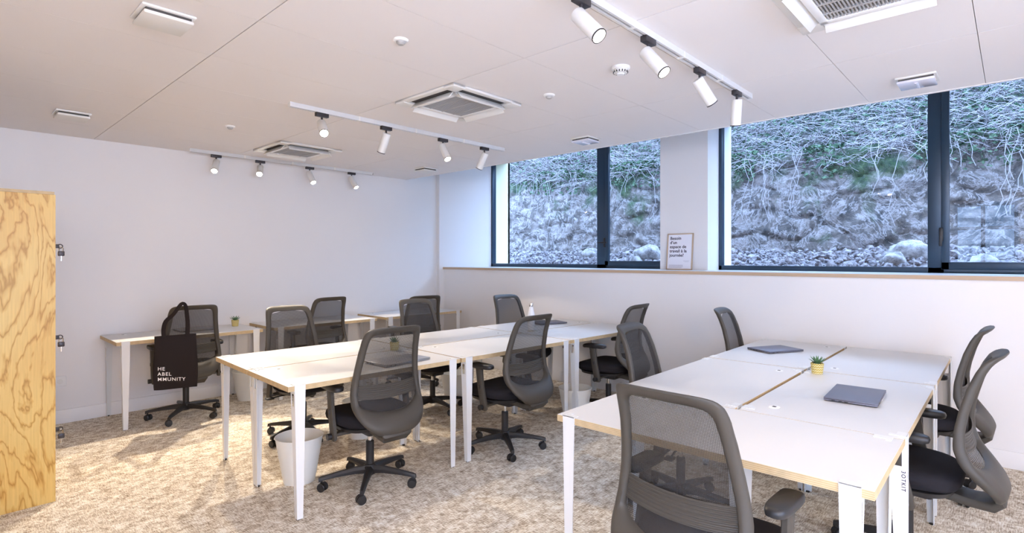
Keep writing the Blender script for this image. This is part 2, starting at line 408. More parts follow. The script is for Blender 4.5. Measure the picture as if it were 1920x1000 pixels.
# ground outside with rubble
def gz(x, y): return 1.20+.36*min(1, max(0, (x-6.3)/1.7))**.8+.06*nz(x, y, 0, 1.1)+.03*nz(x, y, 4, 3.5)
g = MB(); nx_, ny_ = 26, 150
for i in range(nx_+1):
    for j in range(ny_+1):
        x = 6.25+2.3*i/nx_; y = -4.5+17.5*j/ny_; g.v.append((x, y, gz(x, y)-.02))
for i in range(nx_):
    for j in range(ny_):
        a = i*(ny_+1)+j; g.f.append((a, a+1, a+ny_+2, a+ny_+1))
struct('ground_outside', g, m_rubble, 80)
def ico(sub=2):
    bm = bmesh.new(); bmesh.ops.create_icosphere(bm, subdivisions=sub, radius=1); bm.verts.index_update()
    v = [x.co.copy() for x in bm.verts]; f = [[q.index for q in ff.verts] for ff in bm.faces]; bm.free(); return v, f
iv1, if1 = ico(1); iv2, if2 = ico(3)
rb = MB()
for k in range(5200):
    x = 6.35+1.68*rnd.random(); y = -1.6+11.2*rnd.random(); s = .014+.040*rnd.random()**3
    M = T(x, y, gz(x, y)+s*.25) @ Matrix.Rotation(rnd.random()*6, 4, Vector((rnd.random()-.5, rnd.random()-.5, rnd.random()+.01)).normalized()) @ Matrix.Diagonal((s*(.8+.9*rnd.random()), s*(.7+.5*rnd.random()), s*(.45+.4*rnd.random()), 1))
    rb.add([v*(1+.5*(rnd.random()-.5)) for v in iv1], if1, M)
tag(rb.build('rubble', m_rubble, smooth=0, fix=False), 'pale loose stone rubble heaped along the foot of the stone wall outside', 'rubble', kind='stuff')
bl = [(7.25, 3.95, .17, 'large pale boulder outside the left window, just right of its mullion'),
      (7.3, 3.36, .12, 'long pale rock outside the left window, beside the wall pier'),
      (6.95, 4.0, .09, 'small rounded rock below the large boulder outside the left window'),
      (7.6, 5.2, .13, 'flat grey boulder on the rubble outside the left pane of the left window'),
      (7.4, 3.0, .11, 'angular rock on the rubble outside, leftmost in the right window'),
      (7.5, .86, .16, 'round pale boulder outside the right window, just left of its mullion'),
      (7.1, .95, .10, 'upright pointed pale rock in the rubble outside the right window'),
      (7.0, .22, .09, 'small pale rock outside, at the lower left of the rightmost pane')]
for i, (x, y, s, lb) in enumerate(bl):
    vs = []
    for v in iv2:
        d = 1+.28*nz(v.x+i*7, v.y, v.z, 1.3)+.10*nz(v.x, v.y+i*3, v.z, 3.5); vs.append(Vector((v.x*s*1.1*d, v.y*s*1.25*d, v.z*s*.95*d)))
    o = MB().add(vs, if2).build('boulder', m_boulder, smooth=50); o.location = (x, y, gz(x, y)+s*.35); o.rotation_euler = (0, 0, i*1.3)
    tag(o, lb, 'rock', 'boulders on the rubble outside')
# hillside above the wall
def hx(t): return 8.75+4.6*t
def hz(x, y): return wall_top(y)-.1+min((x-8.5)*1.05, 1.95+.12*(x-10.35))+.22*nz(x, y, 0, .8)+.09*nz(x, y, 3, 3)
g = MB(); nx_, ny_ = 60, 200
for i in range(nx_+1):
    for j in range(ny_+1):
        x = 8.42+3.6*i/nx_; y = -5+21*j/ny_; g.v.append((x, y, hz(x, y)))
for i in range(nx_):
    for j in range(ny_):
        a = i*(ny_+1)+j; g.f.append((a, a+1, a+ny_+2, a+ny_+1))
struct('hillside', g, m_hill, 80)
m_twig = mat('pale_dry_bramble', (.36, .33, .34), .9, spec=.1)
m_twig2 = mat('grey_brown_bramble', (.10, .085, .085), .9, spec=.1)
def brambles(n, m, label, seed, s0, s1):
    rr = random.Random(seed); tw = MB()
    for k in range(n):
        t = rr.random()**1.1; x = 8.35+2.4*t; y = -1.8+(9.6+3.6*t)*rr.random(); z = hz(max(x, 8.45), y)+.02
        L = s0+(s1-s0)*rr.random(); a = rr.random()*2*PI; el = .15+rr.random()*1.0
        d = Vector((-abs(math.cos(a))*.6-.1, math.sin(a), math.sin(el)*.6)); d.normalize(); side = Vector((rr.random()-.5, rr.random()-.5, rr.random()-.5))
        pts = []
        for q in range(6):
            u = q/5; pts.append((x+d.x*L*u+side.x*L*.6*u*u+.03*(rr.random()-.5), y+d.y*L*u+side.y*L*1.3*u*u+.05*(rr.random()-.5), z+d.z*L*u+(side.z*1.2-.3)*L*u*u+.05*(rr.random()-.5)))
        tw.tube(pts, [.0034, .0032, .003, .0027, .0022, .0015], n=3)
    return tag(tw.build('bramble_thicket', m, smooth=0, fix=False), label, 'brambles', kind='stuff')
brambles(11000, m_twig, 'tangle of pale dry bramble stems on the bank above the stone wall', 3, .10, .50)
brambles(6000, m_twig2, 'darker grey brown bramble stems tangled into the bank above the stone wall', 5, .12, .5)
# ivy and bramble leaves
m_ivy = rock_mat('ivy_leaf', (.03, .07, .045), (.14, .21, .13))
lf = MB()
for k in range(15000):
    if k % 5 == 0:
        x = 8.02+.25*rnd.random(); y = -1.5+10.5*rnd.random(); z = wall_top(y)-.45*rnd.random()**2+.05; 
        if nz(y, 0, 9, 1.1) < -.05: continue
        x = 8.2+.13*(z-1.2)-.10
    else:
        t = rnd.random(); x = 8.45+2.3*t; y = -1.8+(9.6+3.6*t)*rnd.random(); z = hz(x, y)+.02+.14*rnd.random()
    s = .02+.03*rnd.random()
    M = T(x, y, z) @ RZ(rnd.random()*6.3) @ RX(rnd.random()*2.2-.3) @ RY(rnd.random()-.5)
    lf.add([(-s, 0, 0), (0, -s*.7, s*.15), (s*1.1, 0, 0), (0, s*.7, s*.15)], [(0, 1, 2), (0, 2, 3)], M)
tag(lf.build('ivy_leaves', m_ivy, smooth=0, fix=False), 'dark green ivy and bramble leaves over the bank and the wall coping outside', 'ivy', kind='stuff')
rt = MB()
for k in range(60):
    y = -1.2+10*rnd.random(); z = wall_top(y)+.03; pts = []; yy = y
    n = rnd.randint(5, 12)
    for q in range(n):
        pts.append((8.2+.13*(z-1.2)-.13, yy, z)); z -= .1; yy += (rnd.random()-.5)*.09
        if z < 1.75: break
    rt.tube(pts, .0032, n=4)
tag(rt.build('hanging_roots', m_twig, smooth=0, fix=False), 'thin pale roots trailing down the face of the stone wall', 'roots', kind='stuff')

# ------------------------------------------------------------------ desks
TL, TW, TH, TT = 1.21, .63, .75, .03
def make_leg(txt):
    """leg of folded sheet steel; local: front face at y=0, table edge behind it; flange at x=-w side; top at z=TH"""
    L = MB(); t = .004; w0, w1 = .031, .017; d0, d1 = .055, .028; zb = TH-TT-.004
    # front blade, tapering
    def blade(z0, z1, a0, a1):
        L.loft([[(-a0, -t, z0), (a0, -t, z0), (a0, 0, z0), (-a0, 0, z0)], [(-a1, -t, z1), (a1, -t, z1), (a1, 0, z1), (-a1, 0, z1)]])
    blade(.004, TH+.003, w1, w0)
    # flange with window cut near the top
    fz = lambda z: d1+(d0-d1)*z/TH
    wz = lambda z: w1+(w0-w1)*z/TH
    def fl(z0, z1, ya=None, yb=None):
        r = []
        for z in (z0, z1):
            x = -wz(z); y0 = 0 if ya is None else ya; y1 = fz(z) if yb is None else yb
            r.append([(x, y0-.001, z), (x+t, y0-.001, z), (x+t, y1, z), (x, y1, z)])
        L.loft(r)
    fl(.004, zb-.085); fl(zb-.085, zb-.015, None, .012); fl(zb-.085, zb-.015, .044, None); fl(zb-.015, zb)
    # clamp plates above and below the top
    L.box(-w0, w0, -t, .032, TH, TH+.003); L.box(-w0, -w0+.018, .03, .055, TH, TH+.003)
    L.box(-w0, w0, 0, .055, zb, zb+.004)
    o = L.build('leg', m_steel_white)
    k = MB().lathe([(.011, zb-.030), (.011, zb-.012), (.006, zb-.012), (.006, zb)], 10, T(-.006, .028, 0)).build('clamp_screw', m_dark_metal, o)
    MB().lathe([(.012, 0), (.013, .004), (.010, .006)], 10, T(-.006, .008, 0)).build('foot_pad', m_port, o)
    if txt: text('leg_lettering', '3OTKIT', .016, m_ink, T(-w0-.0005+.0045*.25, .017, zb-.10) @ RZ(-PI/2) @ RX(PI/2) @ RZ(-PI/2), o, 0)
    return o
def text(name, s, size, m, M, parent, bold=0, ls=1, sp=1):
    cu = bpy.data.curves.new(name, 'FONT'); cu.body = s; cu.size = size; cu.offset = bold; cu.extrude = .0004; cu.space_line = ls; cu.space_character = sp
    cu.resolution_u = 3
    to = bpy.data.objects.new(name, cu); C.objects.link(to)
    dg = bpy.context.evaluated_depsgraph_get(); me = bpy.data.meshes.new_from_object(to.evaluated_get(dg))
    C.objects.unlink(to); bpy.data.objects.remove(to)
    me.transform(M); me.materials.clear(); me.materials.append(m)
    o = bpy.data.objects.new(name, me); C.objects.link(o); o.parent = parent; return o

leg_protos = {}
def make_desk():
    r = empty('desk')
    t = MB().box(0, TL, 0, TW, TH-TT, TH-.0012); o = t.build('desktop', m_edge, r, 0)
    MB().box(.0003, TL-.0003, .0003, TW-.0003, TH-.0012, TH).build('laminate_surface', m_top, o, 0)
    ins = .065
    for (x, y, rz, fx) in ((ins, 0, 0, 1), (TL-ins, 0, 0, -1), (ins, TW, PI, -1), (TL-ins, TW, PI, 1)):
        pass
    base = make_leg(False)
    base.parent = r; base.location = (ins, 0, 0)
    def mirror(o, p, loc, rz):
        c = o.copy(); C.objects.link(c); c.parent = p
        c.location = loc; c.rotation_euler = (0, 0, rz)
        for ch in kids(o):
            d = ch.copy(); C.objects.link(d); d.parent = c
        return c
    # mirrored version
    mleg = mirror(base, r, (TL-ins, 0, 0), 0)
    me = base.data.copy(); me.transform(Matrix.Diagonal((-1, 1, 1, 1))); me.flip_normals(); mleg.data = me
    mk = kids(mleg)
    for ch in mk:
        m2 = ch.data.copy(); m2.transform(Matrix.Diagonal((-1, 1, 1, 1))); m2.flip_normals(); ch.data = m2
    mirror(mleg, r, (ins, TW, 0), PI)
    mirror(base, r, (TL-ins, TW, 0), PI)
    g = MB(); gxp, gyp = .15, TW-.11
    g.lathe([(.030, TH), (.030, TH+.0015), (.027, TH+.0022), (.001, TH+.0022)], 24, T(gxp, gyp, 0) @ Matrix.Diagonal((1, .8, 1, 1)))
    go = g.build('cable_grommet', m_white, r)
    MB().box(gxp-.008, gxp+.010, gyp-.008, gyp+.008, TH+.0018, TH+.0028).build('grommet_slot', m_slot, go, 0)
    return r
desk0 = make_desk(); used = []
def place_desk(x, y, rz, label, group):
    o = desk0 if not used else copy_tree(desk0)
    used.append(o); o.location = (x, y, 0); o.rotation_euler = (0, 0, rz); tag(o, label, 'desk', group); return o
MX, MY, MA, G_ = 1.346, 2.920, -.0463, .017
def ml(dx, dy, z=0):
    c, s = math.cos(MA), math.sin(MA); return (MX+dx*c-dy*s, MY+dx*s+dy*c, z)
ln = ['left end', 'middle', 'window end']
flab = ['white topped desk at the front left corner of the middle cluster, under the silver laptop',
        'white topped desk in the middle of the front row, in front of the water bottle',
        'white topped desk at the window end of the middle cluster, front row']
blab = ['white topped desk at the left end of the back row, middle cluster',
        'white topped desk in the middle of the back row of the middle cluster',
        'white topped desk at the window end of the back row of the middle cluster']
GM = 'white desks of the middle cluster'
for k in range(3):
    x, y, _ = ml(k*(TL+.016), 0)
    place_desk(x, y, MA, flab[k], GM)
    x, y, _ = ml(k*(TL+.016)+TL, 2*TW+G_)
    place_desk(x, y, MA+PI, blab[k], GM)
RXo, RYo, RA = 1.953, .3096, .0076
def rl(dx, dy, z=0):
    c, s = math.cos(RA), math.sin(RA); return (RXo+dx*c-dy*s, RYo+dx*s+dy*c, z)
GR = 'white desks of the right cluster'
x, y, _ = rl(0, TL); place_desk(x, y, RA-PI/2, 'white topped desk set crosswise at the near end of the right cluster', GR)
rn = ['white topped desk under the grey laptop and the potted succulent, right cluster', 'white topped desk at the right far end of the right cluster, touching the window wall']
rf_ = ['white topped desk without a laptop on the left side of the right cluster', 'white topped desk holding the slate laptop, left far end of the right cluster']
for k in range(2):
    x, y, _ = rl(TW+.008+k*(TL+.014), 0); place_desk(x, y, RA, rn[k], GR)
    x, y, _ = rl(TW+.008+k*(TL+.014)+TL, 2*TW+.022); place_desk(x, y, RA+PI, rf_[k], GR)
dx0 = [1.075, 2.40, 3.735]
dlab = ['white topped desk at the left end of the back wall, with the tote bag chair', 'white topped desk at the middle of the back wall', 'white topped desk at the back wall in the corner by the windows']
for k in range(3):
    place_desk(dx0[k], YB-TW-.016, 0, dlab[k], 'white desks along the back wall')
# lettering on the leg of the near right desk
for o in used:
    if o['label'].startswith('white topped desk under'):
        lg = [c for c in kids(o) if c.name.startswith('leg') and c.location.x < .2 and c.location.y < .2][0]
        w0 = .0295
        Mt = Matrix(((0, 0, -1, -w0), (0, -1, 0, .013), (-1, 0, 0, TH-TT-.105), (0, 0, 0, 1)))
        text('leg_lettering', '3OTKIT', .020, m_ink, Mt, lg, .0002, sp=1.25)

# ------------------------------------------------------------------ chair
PROF = [(.36, -.20), (.375, -.29), (.40, -.330), (.44, -.338), (.48, -.32), (.53, -.285), (.58, -.25), (.64, -.228), (.72, -.226), (.80, -.238), (.90, -.262), (.97, -.288), (1.01, -.308), (1.035, -.330), (1.055, -.358)]
def py(z):
    for (z0, y0), (z1, y1) in zip(PROF, PROF[1:]):
        if z0 <= z <= z1:
            t = (z-z0)/(z1-z0); return y0+(y1-y0)*(t)
    return PROF[0][1] if z < PROF[0][0] else PROF[-1][1]
def back_pt(x, z, dy=0):
    return Vector((x, py(z)+.55*x*x+dy, z))
OUT = [(0, 1.048), (.09, 1.047), (.150, 1.042), (.180, 1.024), (.193, .985), (.199, .93), (.211, .83), (.224, .73), (.234, .65), (.236, .58), (.226, .53), (.195, .475), (.14, .425), (.09, .405), (0, .40)]
INN = [(0, 1.006), (.08, 1.005), (.122, 1.001), (.146, .986), (.156, .95), (.162, .90), (.173, .82), (.184, .74), (.194, .67), (.198, .625), (.196, .590), (.165, .562), (.11, .542), (.06, .533), (0, .530)]
def make_chair():
    r = empty('office_chair')
    # back frame
    o = catmull([(a, b, 0) for a, b in OUT], 3); i_ = catmull([(a, b, 0) for a, b in INN], 3)
    ro = [(p.x, p.y) for p in o]; ri = [(p.x, p.y) for p in i_]
    loopo = ro+[(-x, z) for x, z in ro[-2:0:-1]]; loopi = ri+[(-x, z) for x, z in ri[-2:0:-1]]
    rings = []
    for (xo, zo), (xi, zi) in zip(loopo, loopi):
        low = max(0, min(1, (.75-zo)/.25)); th = .015+.008*low; ring = []
        for (u, v) in ((0, -.35), (0, .35), (.12, .8), (.4, 1), (.8, .9), (1, .5), (1, -.5), (.8, -.9), (.4, -1), (.12, -.8)):
            x = xo+(xi-xo)*u; z = zo+(zi-zo)*u
            p = back_pt(x, z, v*th-.010-(.006*math.sin(PI*u) if v < 0 else 0)); ring.append(p)
        rings.append(ring)
    MB().loft(rings, closed=True).build('backrest_frame', m_grey_plastic, r, 50)
    # mesh
    nzm, nxm = 30, 14; mb = MB(); zs = [.524+(1.008-.524)*k/nzm for k in range(nzm+1)]
    def hw(z):
        best = .0
        for (x0, z0), (x1, z1) in zip(ri, ri[1:]):
            if min(z0, z1) <= z <= max(z0, z1) and z0 != z1:
                best = max(best, x0+(x1-x0)*(z-z0)/(z1-z0))
        return best+.006 if best > 0 else .05
    for z in zs:
        h = hw(z)
        for k in range(nxm+1):
            x = -h+2*h*k/nxm; mb.v.append(back_pt(x, z, .002))
    for a in range(nzm):
        for b in range(nxm):
            q = a*(nxm+1)+b; mb.f.append((q, q+1, q+nxm+2, q+nxm+1))
    MB.build(mb, 'backrest_mesh', m_mesh, r, 60)
    # ribbed lumbar band behind the mesh
    lb = MB(); n2 = 16
    for k in range(29):
        z = .615+.085*k/28
        for q in range(n2+1):
            h = hw(z)-.004; x = -h+2*h*q/n2; zz = z-.012*(1-(x/h)**2)
            lb.v.append(back_pt(x, zz, -.014+(.003 if k % 4 < 2 else 0)))
    for k in range(28):
        for q in range(n2):
            a = k*(n2+1)+q; lb.f.append((a, a+1, a+n2+2, a+n2+1))
    lo = lb.build('lumbar_band', m_grey_plastic, r, 30)
    # bracket from the shell under the seat
    br = [(-.330, .425, .10, .016), (-.342, .40, .095, .018), (-.315, .375, .085, .020), (-.25, .372, .075, .018), (-.12, .385, .07, .018), (-.02, .39, .065, .018)]
    rings = []
    for k, (y, z, w_, th) in enumerate(br):
        nxt = br[min(k+1, 5)]; prv = br[max(k-1, 0)]
        t = Vector((0, nxt[0]-prv[0], nxt[1]-prv[1])).normalized(); n = Vector((0, -t.z, t.y)); c = Vector((0, y, z))
        rings.append([c+Vector((sx*w_*fx, 0, 0))+n*sn*th for sx, fx, sn in ((-1, 1, -.5), (-1, .9, -1), (1, .9, -1), (1, 1, -.5), (1, 1, .5), (1, .9, 1), (-1, .9, 1), (-1, 1, .5))])
    MB().loft(rings).build('back_bracket', m_grey_plastic, r, 50)
    # seat
    st = MB(); rings = []
    n = 40
    def sup(w_, d_, k, e=3.2):
        a = 2*PI*k/n; c, s = math.cos(a), math.sin(a)
        return (w_*math.copysign(abs(c)**(2/e), c), d_*math.copysign(abs(s)**(2/e), s))
    for (f, z) in ((.80, .412), (.93, .416), (.985, .432), (1, .452), (.985, .472), (.93, .486), (.80, .492), (.5, .488), (.05, .484)):
        ring = []
        for k in range(n):
            x, y = sup(.245*f, .235*f, k); yy = y+.02; fall = max(0, (yy-.15)/.10); ring.append((x*(1-.06*max(0, -yy/.2)), yy, z-.018*fall**2+.012*(x/.245)**2))
        rings.append(ring)
    st.loft(rings); st.build('seat', m_black_soft, r, 60)
    rings = []
    for (f, z) in ((.70, .385), (.86, .392), (.90, .414), (.5, .418)):
        rings.append([(lambda p: (p[0], p[1]+.02, z))(sup(.245*f, .235*f, k)) for k in range(n)])
    MB().loft(rings).build('seat_pan', m_black_plastic, r, 50)
    mc = MB().box(-.07, .07, -.11, .10, .335, .39, .018); mc.box(-.03, .03, -.15, -.1, .35, .38, .01); mc.build('tilt_mechanism', m_black_plastic, r)
    lv = MB().tube([(.05, .03, .37), (.20, .03, .368), (.275, .035, .362)], [.006, .006, .006], 8).box(.255, .315, .01, .06, .356, .370, .006); lv.build('height_lever', m_black_plastic, r)
    kb = MB().tube([(-.06, -.03, .37), (-.25, -.03, .37)], .006, 8).tube([(-.25, -.03, .37), (-.30, -.03, .37)], .020, 12); kb.build('tension_knob', m_black_plastic, r)
    # arms
    for s in (-1, 1):
        a = MB(); X = s*.262; rings = []
        for (y, z, hy, hx_) in ((-.045, .345, .016, .010), (-.04, .36, .030, .013), (-.028, .42, .031, .014), (-.005, .52, .029, .014), (.008, .62, .030, .014), (.01, .655, .034, .014)):
            rings.append([(X+hx_*cx, y+hy*cy, z) for cx, cy in ((-1, -.7), (-.6, -1), (.6, -1), (1, -.7), (1, .7), (.6, 1), (-.6, 1), (-1, .7))])
        a.loft(rings); a.box(s*.10, s*.275, -.05, 0, .365, .385, .006)
        ao = a.build('armrest', m_grey_plastic, r, 40)
        MB().box(X+s*.013, X+s*.019, -.018, -.002, .50, .53, .003).build('height_button', m_dark_metal, ao)
        p = MB(); rings = []
        for (f, z) in ((.86, .650), (.97, .655), (1, .668), (.96, .679), (.85, .684)):
            ring = []
            for k in range(28):
                x, y = [q for q in (lambda w_, d_: (w_*math.copysign(abs(math.cos(2*PI*k/28))**.6, math.cos(2*PI*k/28)), d_*math.copysign(abs(math.sin(2*PI*k/28))**.6, math.sin(2*PI*k/28))))(.039*f, .118*f)]
                ring.append((X-s*.004+x, y-.005, z-.010*max(0, (y-.07)/.05)))
            rings.append(ring)
        p.loft(rings); p.build('arm_pad', m_black_plastic, ao, 50)
    # column and base
    col = MB().lathe([(.026, .10), (.026, .275), (.022, .28)], 20).build('column_sleeve', m_black_plastic, r)
    MB().lathe([(.014, .27), (.014, .345)], 16).build('gas_piston', m_chrome, col)
    MB().lathe([(.030, .062), (.040, .070), (.042, .112), (.032, .128), (.027, .13)], 24).build('base_hub', m_black_plastic, r)
    for k in range(5):
        a = PI/2+k*2*PI/5; M = RZ(a); rings = []
        for (x, z, hw_, hh) in ((.02, .096, .026, .026), (.10, .098, .022, .020), (.22, .088, .017, .014), (.295, .078, .015, .012), (.315, .070, .011, .014)):
            rings.append([M @ Vector((x, hw_*cy, z+hh*cz)) for cy, cz in ((-1, -.8), (1, -.8), (1, .2), (.55, 1), (-.55, 1), (-1, .2))])
        MB().loft(rings).build('base_leg', m_black_plastic, r, 30)
        cx_, cy_ = .298*math.cos(a), .298*math.sin(a); ca = a+[.9, -.7, 2.1, .3, -1.6][k]
        Mc = T(cx_, cy_, 0) @ RZ(ca)
        cs = MB().lathe([(.007, .05), (.007, .078)], 8, Mc)
        hood = [(-.022+.0, .026)]+[(.029*math.cos(t_)-.008, .027+.029*math.sin(t_)) for t_ in [PI*q/8 for q in range(9)]]
        cs.loft([[Mc @ Vector((x, y, z)) for x, z in hood[1:]] for y in (-.008, .008)])
        co = cs.build('caster', m_black_plastic, r)
        for sy in (-1, 1):
            Mw = Mc @ T(-.008, sy*.017, .027) @ RX(PI/2)
            MB().lathe([(.012, -.009), (.024, -.008), (.027, -.004), (.027, .004), (.024, .008), (.012, .009)], 20, Mw).build('wheel', m_black_plastic, co)
    return r
chair0 = make_chair(); cu_ = []
def place_chair(x, y, deg, label, group):
    o = chair0 if not cu_ else copy_tree(chair0)
    cu_.append(o); o.location = (x, y, 0); o.rotation_euler = (0, 0, math.radians(deg)); tag(o, label, 'office chair', group); return o
A_ = 'black mesh office chair'
GF, GB, GW, GC = 'chairs along the front of the middle cluster', 'chairs along the back of the middle cluster', 'chairs at the back wall desks', 'chairs at the right cluster'
chA = place_chair(1.62, 5.60, -4, A_+' at the back wall, with a tote bag hung on it', GW)
place_chair(2.92, 5.66, 2, A_+' at the middle desk of the back wall', GW)
place_chair(3.84, 5.10, -14, A_+' by the corner desk, mostly hidden behind another chair', GW)
place_chair(1.95, 3.06, -5, A_+' at the front left of the middle cluster, before the silver laptop', GF)
place_chair(3.03, 2.88, 0, A_+' in the centre of the photo, at the front middle desk', GF)
place_chair(4.36, 2.80, 3, A_+' at the window end of the middle cluster, front row', GF)
place_chair(2.10, 4.28, 178, A_+' facing the camera behind the left end of the middle cluster', GB)
place_chair(3.32, 4.12, 176, A_+' facing the camera behind the middle of the middle cluster', GB)
place_chair(4.42, 3.90, 176, A_+' behind the window end of the middle cluster, by the white bottle', GB)
place_chair(3.04, 1.45, 187, A_+' on the left side of the right cluster, nearer the camera', GC)
place_chair(4.50, 1.45, 187, A_+' by the window wall, on the left side of the right cluster', GC)
place_chair(1.90, .80, -92, A_+' nearest the camera, at the crosswise desk of the right cluster', GC)
place_chair(3.22, .38, -2, A_+' nearest the camera on the right side of the right cluster', GC)
place_chair(4.33, .45, -2, A_+' nearer the window wall on the right side of the right cluster', GC)

# ------------------------------------------------------------------ tote bag
tb = empty('tote_bag', (1.425, 5.185, 0), math.radians(-8)); tag(tb, 'black canvas tote bag with white lettering hanging on the back wall chair', 'bag')
bag = MB(); rings = []
for k in range(15):
    z = .36+.45*k/14; u = k/14; th = .012+.028*math.sin(PI*min(1, (1-u)*1.15))**.8*(.6+.4*(1-u)); w_ = .158+.006*math.sin(5*u)
    ring = []
    for q in range(24):
        a = 2*PI*q/24; c, s = math.cos(a), math.sin(a)
        x = w_*math.copysign(abs(c)**.35, c); y = th*math.copysign(abs(s)**.7, s)+.006*math.sin(9*x+3*u)*(1-u)+.01*u
        ring.append((x, y, z+.012*math.sin(x*9)*(1-u)-(.02*(x/.16)*(1-u))))
    rings.append(ring)
bag.loft(rings); bag.build('bag_body', m_tote, tb, 50)
for (yy, off) in ((-.008, 0), (.035, .005)):
    h = MB(); rings = []
    pts = [(-.085, yy, .79), (-.088, yy, .86), (-.070, yy-.0, .93), (-.020, yy-.028 if off == 0 else yy-.05, .99), (.03, -.075+off*3, 1.075), (.062, -.06+off*3, 1.06), (.080, yy-.012, .98), (.088, yy, .89), (.085, yy, .79)]
    cp = catmull(pts, 4)
    for i, p in enumerate(cp):
        t = (cp[min(i+1, len(cp)-1)]-cp[max(0, i-1)]).normalized(); b = Vector((0, 1, 0)); a = t.cross(b).normalized()
        rings.append([p+a*.013+b*.0015, p-a*.013+b*.0015, p-a*.013-b*.0015, p+a*.013-b*.0015])
    h.loft(rings); h.build('bag_handle', m_tote, tb, 40)
fM = lambda x, z, y: Matrix(((1, 0, 0, x), (0, 0, -1, y), (-.12, 1, 0, z), (0, 0, 0, 1)))
for s_, z in (('HE', .555), ('ABEL', .512), ('MMUNITY', .469)):
    text('white_lettering', s_, .040, m_white_ink, fM(-.136, z-.02, -.047), tb, .0002, sp=1.15)

# ------------------------------------------------------------------ things on desks
def laptop(x, y, rz, label, m, w_=.34, d_=.235, z=TH):
    r = empty('laptop', (x, y, z), math.radians(rz)); tag(r, label, 'laptop', 'closed laptops on desks')
    b = MB().box(-w_/2, w_/2, -d_/2, d_/2, .003, .0115, .004); bo = b.build('laptop_base', m_laptop_silver if m is m_laptop_silver else m, r)
    MB().box(-w_/2, w_/2, -d_/2, d_/2, .0122, .0175, .0025).build('laptop_lid', m, r)
    p = MB()
    for k in (0, .03, .055): p.box(-w_/2-.0006, -w_/2+.004, d_/2-.05-k, d_/2-.035-k, .0055, .0095)
    for k in (0, .035): p.box(-w_/2+.03+k, -w_/2+.045+k, -d_/2-.0006, -d_/2+.003, .0055, .0095)
    p.build('laptop_ports', m_port, bo, 0)
    f = MB()
    for sx in (-1, 1):
        for sy in (-1, 1): f.lathe([(.006, 0), (.006, .004)], 8, T(sx*(w_/2-.03), sy*(d_/2-.025), 0))
    f.build('laptop_feet', m_port, bo)
    return r
laptop(3.215, .592, 3, 'slate blue grey closed laptop on the right cluster, near the potted succulent', m_laptop, .37, .225)
laptop(4.425, 1.345, -28, 'slate grey closed laptop at the far left of the right cluster, near the window wall', m_laptop, .33, .225)
laptop(2.195, 3.10, 4, 'silver closed laptop seen through the front left chair of the middle cluster', m_laptop_silver, .38, .24)
laptop(1.80, 5.92, 0, 'closed laptop on the back wall desk behind the tote bag chair', m_laptop_silver)
laptop(4.60, 3.72, -20, 'closed dark laptop beside the white bottle, far end of the middle cluster', m_laptop)
pp = MB().box(-.10, .11, -.09, .09, 0, .002); o = pp.build('paper_sheet', m_paper, None, 0); o.location = (3.315, .575, TH); o.rotation_euler = (0, 0, .06)
tag(o, 'white sheet of paper sticking out from under the slate laptop near the succulent', 'paper')
for c in C.objects:
    if c.get('category') == 'laptop' and c['label'].startswith('slate blue'): c.location.z = TH+.002

def pot_mat():
    m = mat('yellow_patterned_pot', (.62, .50, .14), .55); nt = m.node_tree; b = nt.nodes['Principled BSDF']
    tc = nd(nt, 'TexCoord'); sx = nd(nt, 'SeparateXYZ'); nt.links.new(tc.outputs['Object'], sx.inputs[0])
    at = nd(nt, 'Math', operation='ARCTAN2'); nt.links.new(sx.outputs['Y'], at.inputs[0]); nt.links.new(sx.outputs['X'], at.inputs[1])
    cb = nd(nt, 'CombineXYZ'); m1 = nd(nt, 'Math', operation='MULTIPLY'); m1.inputs[1].default_value = 16/(2*PI); nt.links.new(at.outputs[0], m1.inputs[0])
    m2 = nd(nt, 'Math', operation='MULTIPLY'); m2.inputs[1].default_value = 65; nt.links.new(sx.outputs['Z'], m2.inputs[0])
    pg = nd(nt, 'Math', operation='PINGPONG'); pg.inputs[1].default_value = .5; nt.links.new(m1.outputs[0], pg.inputs[0])
    ad = nd(nt, 'Math', operation='ADD'); nt.links.new(pg.outputs[0], ad.inputs[0]); nt.links.new(m2.outputs[0], ad.inputs[1])
    fr = nd(nt, 'Math', operation='FRACT'); nt.links.new(ad.outputs[0], fr.inputs[0])
    r = ramp(nt, [(0, (.55, .42, .08)), (.48, (.60, .47, .12)), (.52, (.80, .73, .45)), (.8, (.80, .73, .45)), (.84, (.50, .36, .07))]); nt.links.new(fr.outputs[0], r.inputs[0]); nt.links.new(r.outputs[0], b.inputs['Base Color'])
    return m
m_pot = pot_mat()
def make_plant():
    r = empty('potted_succulent')
    MB().lathe([(.027, 0), (.030, .002), (.0365, .062), (.0375, .066), (.034, .066), (.033, .058), (.001, .058)], 28).build('pot', m_pot, r)
    MB().lathe([(.032, .050), (.033, .0585), (.001, .0600)], 20).build('soil', m_soil, r)
    rr = random.Random(4)
    for k in range(22):
        a = k*2.4; tilt = .15+.75*(k/22)**.8; L = .05+.012*rr.random()
        M = T(.006*math.cos(a), .006*math.sin(a), .058) @ RZ(a) @ RY(tilt)
        prof = [(.0045, 0), (.0058, .25), (.005, .55), (.003, .82), (.0004, 1)]; rings = []
        for (w_, t) in prof:
            z = L*t; x = .010*t*t
            rings.append([(x+w_*.45, 0, z), (x, w_, z), (x-w_*.3, 0, z), (x, -w_, z)])
        MB().loft(rings, M=M).build('leaf', m_leaf, r, 60)
    return r
p0 = make_plant()
